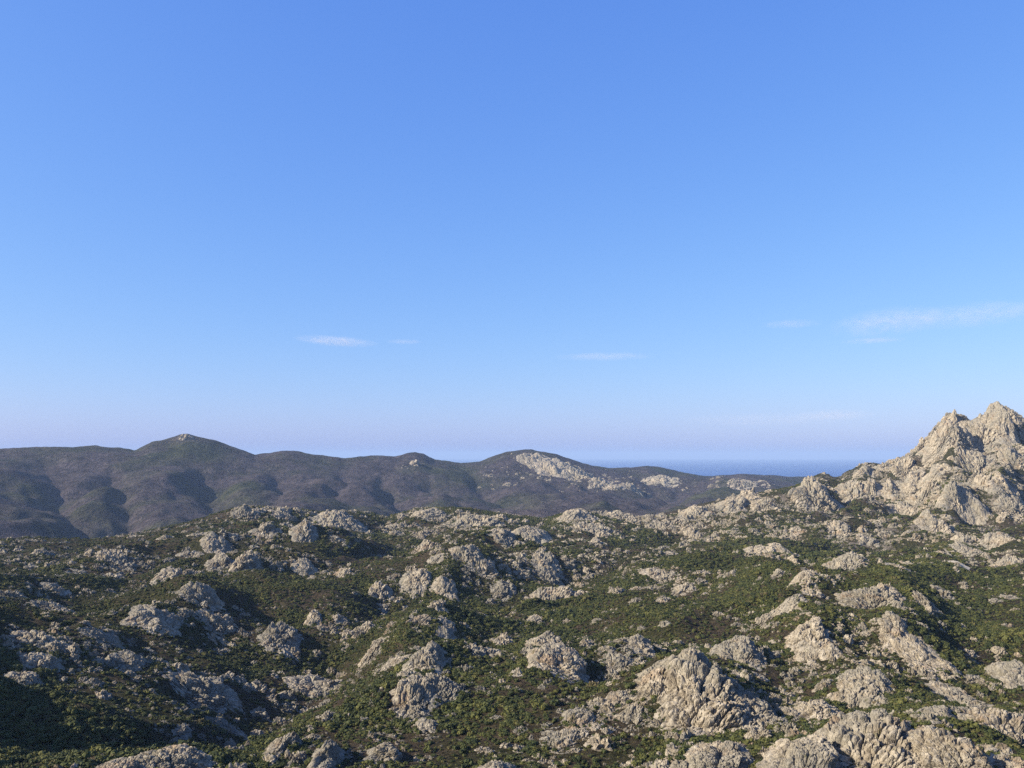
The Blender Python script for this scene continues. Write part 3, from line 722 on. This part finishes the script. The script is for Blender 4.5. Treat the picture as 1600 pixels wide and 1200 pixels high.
def block_parts(f, cid, least):
    """connected patches of faces that share a block; small slivers are given to a neighbour"""
    nf = len(f); fid = cid[f[:, 0]].astype(np.int64)
    e = np.concatenate([f[:, [0, 1]], f[:, [1, 2]], f[:, [2, 0]]]); e.sort(1)
    key = e[:, 0].astype(np.int64) * (f.max() + 1) + e[:, 1]; own = np.tile(np.arange(nf), 3)
    o = np.argsort(key, kind='stable'); same = key[o][1:] == key[o][:-1]
    A, B = own[o][:-1][same], own[o][1:][same]
    lab = np.arange(nf); link_ = fid[A] == fid[B]; a, b = A[link_], B[link_]
    while True:
        la, lb = lab[a], lab[b]; lo, hi = np.minimum(la, lb), np.maximum(la, lb); df = lo != hi
        if not df.any(): break
        np.minimum.at(lab, hi[df], lo[df])
        while True:
            l2 = lab[lab]
            if (l2 == lab).all(): break
            lab = l2
    for _ in range(12):
        cnt = np.bincount(lab, minlength=nf)
        ids = np.nonzero((cnt > 0) & (cnt < least))[0]
        if len(ids) == 0: break
        la, lb = lab[A], lab[B]; df = la != lb; la, lb = np.concatenate([la[df], lb[df]]), np.concatenate([lb[df], la[df]])
        best = np.full(nf, -1)
        small = cnt[la] < least
        la, lb = la[small], lb[small]
        oo = np.argsort(cnt[lb], kind='stable'); best[la[oo]] = lb[oo]
        mv = np.arange(nf); ok = (best >= 0) & (cnt > 0) & (cnt < least) & ((cnt < cnt[best]) | ((cnt == cnt[best]) & (np.arange(nf) > best)))
        mv[ok] = best[ok]
        if not ok.any(): break
        lab = mv[lab]
    return lab
def settle(p, cx, cy, keep=0.85):
    """drape the foot of a mass over the sloping ground"""
    z0 = float(terrain(np.array([cx]), np.array([cy]))[0])
    p = p.copy()
    p[:, 2] += keep * (terrain(p[:, 0] + cx, p[:, 1] + cy) - z0)
    return p, z0
def place(px, py, w, h, seed):
    x, y, r = ground_hit(px, py - 0.18 * h)
    s = r / F_PX
    a = 0.5 * w * s * (1.08 if py > 1000 else 0.87 if px > 1260 and py < 890 and w > 24 else 1.0)
    rs = np.random.RandomState(seed)
    b = max(a * (0.9 + 0.4 * rs.rand() + (0.3 if px > 980 and py > 1000 else 0)), 0.7 * h * s)
    z = float(terrain(np.array([x]), np.array([y]))[0])
    hh = h * s * (0.42 if py > 800 else 0.44 if w > 24 else 0.7)
    return x, y, z, r, a, b, hh
N_TRI = 0
def build_outcrop(row, seed):
    global N_TRI
    px, py, w, h, joint, label = row
    x, y, z, r, a, b, hh = place(px, py, w, h, seed)
    s = r / F_PX                                                         # metres per photograph pixel
    level = 6 if w > 84 else 5 if w > 36 else 4
    s1 = max(0.38 * min(a, 2.2 * hh), 10.5 * s); s2 = max(s1 * 0.30, 3.6 * s)
    p, f, cid = rock_body(a, b, hh, level, seed, joint, s1, s2, 1.5 * s, 0.25 * math.cos(math.radians(joint)))
    p, z0 = settle(p, x, y, 1.0)
    ROOTS.append((x, y, a, b))
    N_TRI += len(f)
    loc = (x, y, z0 - 0.04 * hh)
    if w >= 40:
        root = link('rock_outcrop', None, loc=loc)
        root.empty_display_size = a
        lab = block_parts(f, cid, max(60, len(f) // 40))
        for k in np.unique(lab):
            v, ff = compact(p, f[lab == k])
            g = terrain(v[:, 0] + x, v[:, 1] + y) - z0
            size = v.max(0) - v.min(0); top = (v[:, 2] - g).max() / hh
            wide = max(size[0], size[1]); tall = size[2]
            name = 'pinnacle' if top > 0.95 and tall > 0.5 * wide else 'ledge' if top < 0.35 else 'slab' if tall < 0.38 * wide else 'buttress' if tall > 0.85 * wide else 'rock_block'
            link(name, mesh_np(name, v, ff), ROCK, root)
    else:
        root = link('rock_outcrop', mesh_np('rock_outcrop', p, f), ROCK, loc=loc)
    tag(root, label, 'rock outcrop', 'rock outcrops in the scrub')
def raise_knolls():
    """each larger outcrop crowns a knoll of the land itself"""
    jobs = []
    for i, row in enumerate(OUT):
        px, py, w, h = row[:4]
        x, y, z, r, a, b, hh = place(px, py, w, h, 100 + i)
        if w >= 30: jobs.append((x, y, 1.35 * max(a, b), min(0.55 * hh, 0.30 * a)))
    A, RR = AZ[:, None], RAD[None, :]
    X, Y = RR * np.sin(A), RR * np.cos(A)
    for x, y, sg, amp in jobs:
        i0, i1 = np.searchsorted(AZ, [math.atan2(x, y) - 3.5 * sg / math.hypot(x, y), math.atan2(x, y) + 3.5 * sg / math.hypot(x, y)])
        j0, j1 = np.searchsorted(RAD, [math.hypot(x, y) - 3.5 * sg, math.hypot(x, y) + 3.5 * sg])
        sl = (slice(i0, i1), slice(j0, j1))
        H[sl] += amp * np.exp(-((X[sl] - x) ** 2 + (Y[sl] - y) ** 2) / (sg * sg))
raise_knolls()
build_terrain()
for i, row in enumerate(OUT): build_outcrop(row, 100 + i)

# a few loose boulder shapes shared by the smaller rocks
def boulder_mesh(seed, level):
    p, f, _ = rock_body(1.0, 0.85, 0.5, level, seed, 20 + 21 * (seed % 7), 0.7, 0.30, 0.07)
    return mesh_np('boulder', p, f)
BOULD = [boulder_mesh(500 + k, 4 if k < 6 else 3) for k in range(12)]
for me in BOULD: me.materials.append(ROCK)
BOULDERS = []
from mathutils import Quaternion
def lie(x, y, yaw, reach):
    """rotation that lays a rock on the slope under it"""
    x, y = np.atleast_1d(x), np.atleast_1d(y)
    gx = (terrain(x + reach, y) - terrain(x - reach, y)) / (2 * reach); gy = (terrain(x, y + reach) - terrain(x, y - reach)) / (2 * reach)
    out = []
    for a, b, w in zip(np.atleast_1d(gx), np.atleast_1d(gy), np.atleast_1d(yaw)):
        q = Vector((0, 0, 1)).rotation_difference(Vector((-a, -b, 1.0)).normalized()) @ Quaternion((0, 0, 1), float(w))
        out.append(tuple(q.to_euler()))
    return np.array(out)
def boulder(px, py, w, h, seed):
    x, y, z, r, a, b, hh = place(px, py, w, h, seed)
    o = link('boulder', BOULD[seed % len(BOULD)], loc=(x, y, z - 0.10 * hh))
    o.scale = (a, a, hh / 0.5)
    o.rotation_euler = lie(x, y, (seed * 1.7) % 0.8 - 0.4, max(1.5, 0.6 * a))[0]
    ROOTS.append((x, y, a, b))
    tag(o, 'small pale rock ' + landmark(px, py), 'boulder', 'small pale rocks in the scrub')
    BOULDERS.append(o)
for i, (px, py, w, h) in enumerate(SMALL): boulder(px, py, w, h, 900 + i)
ROOT = np.array(ROOTS)
# ------------------------------------------------------------------ coarse visibility of a ground point from the hilltop
_fa = np.arange(len(AZ)); _slope = np.maximum.accumulate(H / RAD[None, :], axis=1)
def visible(x, y, z, lift):
    a = np.arctan2(x, y); r = np.hypot(x, y)
    i = np.interp(a, AZ, _fa).astype(int); j = np.clip(np.interp(r, RAD, np.arange(len(RAD))).astype(int) - 1, 0, len(RAD) - 1)
    return (z + lift) / r >= _slope[i, j] - 0.0005
def off_rocks(x, y, keep):
    """True where no rock footprint covers the point"""
    ok = np.ones(len(x), bool)
    for (cx, cy, a, b) in ROOT:
        c = (np.abs(x - cx) < a) & (np.abs(y - cy) < a)
        if not c.any(): continue
        k = np.nonzero(c)[0]
        q = ((x[k] - cx) / (a * keep)) ** 2 + ((y[k] - cy) / (b * keep)) ** 2
        ok[k[q < 1]] = False
    return ok
def sector(n, r0, r1, rs, half=34.0, power=2.0):
    a = np.radians((rs.rand(n) * 2 - 1) * half)
    r = (r0 ** power + rs.rand(n) * (r1 ** power - r0 ** power)) ** (1 / power)
    return r * np.sin(a), r * np.cos(a), r

def scatter_object(name, pts, rot, scl, pick, protos, coll_name, mat):
    """ONE object that carries many small uncounted pieces by geometry nodes"""
    coll = bpy.data.collections.new(coll_name)
    for o in protos: coll.objects.link(o)
    me = bpy.data.meshes.new(name)
    me.vertices.add(len(pts)); me.vertices.foreach_set('co', np.asarray(pts, np.float32).ravel())
    for nm, typ, data in (('rot', 'FLOAT_VECTOR', rot), ('scl', 'FLOAT_VECTOR', scl), ('pick', 'INT', pick)):
        at = me.attributes.new(nm, typ, 'POINT')
        at.data.foreach_set('vector' if typ == 'FLOAT_VECTOR' else 'value', np.asarray(data, np.int32 if typ == 'INT' else np.float32).ravel())
    me.materials.append(mat)
    o = link(name, me)
    ng = bpy.data.node_groups.new(name, 'GeometryNodeTree')
    ng.interface.new_socket('Geometry', in_out='INPUT', socket_type='NodeSocketGeometry')
    ng.interface.new_socket('Geometry', in_out='OUTPUT', socket_type='NodeSocketGeometry')
    gi, go = ng.nodes.new('NodeGroupInput'), ng.nodes.new('NodeGroupOutput')
    mp = ng.nodes.new('GeometryNodeMeshToPoints')
    ci = ng.nodes.new('GeometryNodeCollectionInfo'); ci.inputs['Collection'].default_value = coll
    ci.inputs['Separate Children'].default_value = True; ci.inputs['Reset Children'].default_value = True
    ip = ng.nodes.new('GeometryNodeInstanceOnPoints'); ip.inputs['Pick Instance'].default_value = True
    def attr(nm, typ):
        n = ng.nodes.new('GeometryNodeInputNamedAttribute'); n.data_type = typ; n.inputs['Name'].default_value = nm
        return n.outputs['Attribute']
    L = ng.links.new
    L(gi.outputs[0], mp.inputs['Mesh']); L(mp.outputs[0], ip.inputs['Points']); L(ci.outputs[0], ip.inputs['Instance'])
    L(attr('pick', 'INT'), ip.inputs['Instance Index']); L(attr('rot', 'FLOAT_VECTOR'), ip.inputs['Rotation']); L(attr('scl', 'FLOAT_VECTOR'), ip.inputs['Scale'])
    L(ip.outputs[0], go.inputs[0])
    md = o.modifiers.new('scatter', 'NODES'); md.node_group = ng
    return o

# ------------------------------------------------------------------ loose rocks everywhere in the scrub
def scatter_rocks():
    rs = np.random.RandomState(7)
    x1, y1, r1 = sector(60000, 235, 1350, rs, power=1.5)
    pz = fbm2(x1 / 60, y1 / 60, 4, 201) + 0.5 * fbm2(x1 / 18, y1 / 18, 2, 207)
    dens = np.clip((pz - np.where(r1 > 600, 0.0, 0.09)) * 2.4, 0, 1) * np.where(r1 > 600, 1.0, 0.6)
    keep1 = rs.rand(len(x1)) < dens
    d1 = (0.35 + 1.6 * rs.rand(len(x1)) ** 3.4) * (0.6 + r1 / 700)
    x2, y2, r2 = sector(60000, 950, 1950, rs, power=2.0)
    px2 = az_px(np.arctan2(x2, y2))
    pm = fbm2(x2 / 70, y2 / 70, 4, 221) + 0.45 * (terrain(x2, y2) + 60) / 120
    keep2 = (px2 > 1040 + 60 * np.sin(r2 / 60)) & (rs.rand(len(x2)) < np.clip((pm - 0.06) * 1.8, 0, 1)) & (px2 < 1700)
    d2 = 1.2 + 5.0 * rs.rand(len(x2)) ** 2.4
    xs, ys, ds = [], [], []
    for (cx, cy, a, b) in ROOT[:len(OUT)]:                               # broken rock round the foot of every outcrop
        m = int(52 + 20 * rs.rand()) if math.hypot(cx, cy) < 2300 else 60; an = rs.rand(m) * 6.28; q = 0.8 + 1.0 * rs.rand(m) ** 1.5
        ph = 0.7 if cx < 0.15 * cy else -0.8; u = a * q * np.cos(an) * 2.5; v = b * q * np.sin(an) * 1.05    # strung out along the joints
        xs.append(cx + u * math.cos(ph) - v * math.sin(ph)); ys.append(cy + u * math.sin(ph) + v * math.cos(ph)); ds.append(a * (0.05 + 0.30 * rs.rand(m) ** 2.4) * (1.0 if math.hypot(cx, cy) < 2300 else 0.45))
    x = np.concatenate([x1[keep1], x2[keep2]] + xs); y = np.concatenate([y1[keep1], y2[keep2]] + ys); d = np.concatenate([d1[keep1], d2[keep2]] + ds)
    z = terrain(x, y)
    ok = off_rocks(x, y, 0.7) & visible(x, y, z, d)
    x, y, z, d = x[ok], y[ok], z[ok], d[ok]
    n = len(x); r = np.hypot(x, y)
    ax = d * (0.7 + 0.6 * rs.rand(n)); az_ = d * (0.9 + 0.9 * rs.rand(n)) 
    rot = lie(x, y, rs.rand(n) * 6.28, np.maximum(1.5, 0.6 * d))
    scl = np.stack([ax, d * (0.7 + 0.5 * rs.rand(n)), az_], 1)
    pts = np.stack([x, y, z - 0.05 * d], 1)
    pick = rs.randint(0, len(BOULD), n)
    ppx, ppy = project(x, y, z + d * 0.4)
    size = d / r; size[(ppx < 5) | (ppx > 1595) | (ppy > 1195)] = 0
    order = np.argsort(-size); mine = order[:150]; rest = order[150:]
    for k in mine:
        o = link('boulder', BOULD[pick[k]], loc=pts[k])
        o.scale = scl[k]; o.rotation_euler = rot[k]
        tag(o, 'small pale rock ' + landmark(ppx[k], ppy[k]), 'boulder', 'small pale rocks in the scrub')
    o = scatter_object('scattered_stones', pts[rest], rot[rest], scl[rest], pick[rest], BOULDERS[:12], 'stone_shapes', ROCK)
    tag(o, 'small pale stones strewn through the scrub and over the mountain', 'stones', kind='stuff')
    print('ROCKS', n)
scatter_rocks()

# ------------------------------------------------------------------ maquis shrubs
def shrub_mesh(seed, n_leaf=110):
    rs = np.random.RandomState(seed)
    lobes = [(rs.uniform(-.45, .45), rs.uniform(-.45, .45), rs.uniform(.1, .4), rs.uniform(.42, .68)) for _ in range(5)]
    V, Fc = [], []
    cv, cf = ico(1)
    for (lx, ly, lz, lr) in lobes[:4]:
        base = len(V)
        for q in cv * lr * 0.72 * (1 + 0.25 * (rs.rand(len(cv), 1) - .5)) + np.array([lx, ly, lz]): V.append(q)
        Fc += [(base + t[0], base + t[1], base + t[2]) for t in cf]
    for k in range(n_leaf):
        lx, ly, lz, lr = lobes[k % 5]
        d = rs.normal(size=3); d[2] = abs(d[2]) * 0.9 - 0.15; d /= np.linalg.norm(d)
        c = np.array([lx, ly, lz]) + d * lr * rs.uniform(.72, 1.08)
        nrm = d + rs.normal(size=3) * 0.55; nrm /= np.linalg.norm(nrm)
        t = np.cross(nrm, rs.normal(size=3)); t /= np.linalg.norm(t); bt = np.cross(nrm, t)
        s = rs.uniform(.10, .2)
        b0 = len(V)
        V += [c + t * s, c + bt * s * .8, c - t * s, c - bt * s * .8]
        Fc += [(b0, b0 + 1, b0 + 2), (b0, b0 + 2, b0 + 3)]
    me = mesh_np('shrub', np.array(V), np.array(Fc)); me.materials.append(LEAF)
    return me
def scatter_shrubs():
    rs = np.random.RandomState(3)
    SH = [shrub_mesh(40 + k) for k in range(10)]
    xa, ya, ra = sector(175000, 198, 720, rs)
    xb, yb, rb = sector(170000, 720, 1750, rs)
    x = np.concatenate([xa, xb]); y = np.concatenate([ya, yb]); r = np.hypot(x, y)
    clump = fbm2(x / 26, y / 26, 3, 301) + 0.7 * fbm2(x / 120, y / 120, 3, 311)
    keep = rs.rand(len(x)) < np.clip(0.76 + 1.8 * clump, 0.30, 1.0)
    px = az_px(np.arctan2(x, y))
    keep &= ~((r > 1300) & (px < 1180)) & ~((r > 1250) & (rs.rand(len(x)) < (r - 1200) / 800))
    d = (0.5 + 0.9 * rs.rand(len(x)) ** 1.8 + 1.3 * np.clip(clump, 0, 1)) * np.where(r > 720, 1.45, 1.0) * np.where(rs.rand(len(x)) < 0.08, 1.6, 1.0) * np.clip(1 - (r - 1250) / 900, 0.5, 1)
    z = terrain(x, y)
    bx, by, _ = ground_hit(1497, 884); keep &= np.hypot(x - bx, y - by) > 10
    keep &= off_rocks(x, y, 0.86) & visible(x, y, z, d)
    x, y, z, r, d = x[keep], y[keep], z[keep], r[keep], d[keep]
    n = len(x)
    rot = np.stack([np.zeros(n), np.zeros(n), rs.rand(n) * 6.28], 1)
    scl = np.stack([d, d * (0.8 + 0.4 * rs.rand(n)), d * (0.7 + 0.4 * rs.rand(n))], 1)
    pts = np.stack([x, y, z - 0.05 * d], 1)
    pick = rs.randint(0, len(SH), n)
    ppx, ppy = project(x, y, z + d * 0.5)
    size = d / r; size[(ppx < 4) | (ppx > 1596) | (ppy > 1194)] = 0
    order = np.argsort(-size); mine = order[:290]; rest = order[290:]
    first = []
    for k in mine:
        o = link('shrub', SH[pick[k]], loc=pts[k])
        o.scale = scl[k]; o.rotation_euler = rot[k]
        tag(o, ('big' if d[k] > 2.2 else 'rounded' if scl[k][2] > 0.85 * scl[k][0] else 'low spreading') + ' green shrub ' + landmark(ppx[k], ppy[k]), 'shrub', 'larger shrubs in the foreground scrub')
        if len(first) < 40: first.append((pick[k], o))
    protos = []
    for q in range(len(SH)):
        for pk, o in first:
            if pk == q: protos.append(o); break
    o = scatter_object('maquis', pts[rest], rot[rest], scl[rest], pick[rest] % len(protos), protos, 'shrub_shapes', LEAF)
    tag(o, 'low green maquis scrub covering the near slopes', 'scrub', kind='stuff')
    print('SHRUBS', n, len(protos))
scatter_shrubs()

# ------------------------------------------------------------------ the pale bare clearing at the foot of the mountain
def clearing():
    x, y, r = ground_hit(1497, 884)
    rs = np.random.RandomState(5); v = [(x, y)]; n = 18; q = 0.8 + 0.4 * rs.rand(n)
    for ring in range(1, 6):
        for k in range(n):
            t = 2 * math.pi * k / n; w = q[k] * ring / 5
            v.append((x + 9 * w * math.cos(t) + 3 * w * math.sin(t), y + 9 * w * math.sin(t)))
    v = np.array(v); z = terrain(v[:, 0], v[:, 1]) + 0.2
    f = [(0, 1 + k, 1 + (k + 1) % n) for k in range(n)]
    for ring in range(4):
        for k in range(n):
            a0, a1 = 1 + ring * n + k, 1 + ring * n + (k + 1) % n
            f += [(a0, a0 + n, a1 + n), (a0, a1 + n, a1)]
    m, nt, out = new_mat('pale_bare_soil')
    bsdf(nt, out, ramp(nt, noise(nt, world_pos(nt), 0.6, 4, 0.6), [(0.3, (0.34, 0.29, 0.21)), (0.7, (0.48, 0.42, 0.31))]), 0.95, None, 0.05)
    tag(link('bare_ground', mesh_np('bare_ground', np.column_stack([v, z]), f), m), kind='structure')
clearing()

# ------------------------------------------------------------------ clouds: thin lenses of vapour high above the sea
def cloud_material(dens):
    m, nt, out = new_mat('thin_cloud')
    tc = N(nt, 'ShaderNodeTexCoord').outputs['Object']
    ln = N(nt, 'ShaderNodeVectorMath', operation='LENGTH'); nt.links.new(tc, ln.inputs[0])
    fall = ramp(nt, ln.outputs['Value'], [(0.15, (1, 1, 1)), (0.98, (0, 0, 0))])
    mp = N(nt, 'ShaderNodeMapping'); mp.inputs['Scale'].default_value = (2.6, 1.0, 0.9); nt.links.new(tc, mp.inputs['Vector'])
    ob = N(nt, 'ShaderNodeObjectInfo')
    ad = N(nt, 'ShaderNodeVectorMath', operation='ADD'); nt.links.new(mp.outputs[0], ad.inputs[0]); nt.links.new(ob.outputs['Location'], ad.inputs[1])
    n = ramp(nt, noise(nt, ad.outputs[0], 1.7, 6, 0.65, 1.2), [(0.40, (0, 0, 0)), (0.66, (1, 1, 1))])
    k = math_n(nt, 'MULTIPLY', math_n(nt, 'MULTIPLY', fall, n), dens)
    v = N(nt, 'ShaderNodeVolumePrincipled'); v.inputs['Color'].default_value = (0.95, 0.93, 0.95, 1)
    nt.links.new(k, v.inputs['Density']); nt.links.new(v.outputs[0], out.inputs['Volume'])
    return m
CL = cloud_material(0.00035)
CLOUDS = [(525, 533, 112, 12, -3, 1.6, 'bright narrow cloud streak over the far left hills'), (632, 534, 52, 6, 0, 0.7, 'faint short cloud wisp right of the bright streak'), (945, 557, 140, 10, 0, 0.8, 'faint thin cloud streak in the middle of the sky'),
          (1390, 503, 150, 30, 4, 0.9, 'left and thicker end of the pale cloud bank at right'), (1520, 492, 190, 26, 2, 0.8, 'long right part of the pale cloud bank'), (1365, 532, 80, 7, 0, 0.8, 'thin cloud line below the cloud bank at right'), (1235, 506, 80, 10, 0, 0.6, 'small faint cloud left of the cloud bank'),
          (1305, 648, 100, 12, 0, 0.8, 'low pinkish cloud over the sea left of the mountain'), (1200, 655, 240, 16, 0, 0.45, 'very faint low cloud veil over the sea')]
for k, (px, py, w, h, tilt, op, label) in enumerate(CLOUDS):
    dist = 26000.0
    a, t = px_ray(px, py); a = float(a); t = float(t)
    s = dist / F_PX
    v, f = ico(4)
    o = link('cloud', mesh_np('cloud', v, f, True), cloud_material(op * 0.82 / (h * s * 3.0)), loc=(dist * math.sin(a), dist * math.cos(a), dist * t))
    o.scale = (w * s * 0.62, h * s * 2.2, h * s * 0.75)
    o.rotation_euler = (0, R(-tilt), -a)
    tag(o, label, 'cloud', 'thin clouds')

# ------------------------------------------------------------------ haze
def build_haze():
    v = [(sx * 66000, sy * 66000, z) for z in (SEA_Z - 45, 190) for sy in (-1, 1) for sx in (-1, 1)]
    f = [(0, 2, 3, 1), (4, 5, 7, 6), (0, 1, 5, 4), (2, 6, 7, 3), (0, 4, 6, 2), (1, 3, 7, 5)]
    m, nt, out = new_mat('sea_haze')
    p = N(nt, 'ShaderNodeVolumePrincipled')
    p.inputs['Color'].default_value = (0.42, 0.59, 0.88, 1)
    p.inputs['Density'].default_value = 0.00004
    p.inputs['Anisotropy'].default_value = 0.0
    nt.links.new(p.outputs[0], out.inputs['Volume'])
    o = link('haze', mesh_np('haze', v, f), m)
    tag(o, kind='stuff')
build_haze()
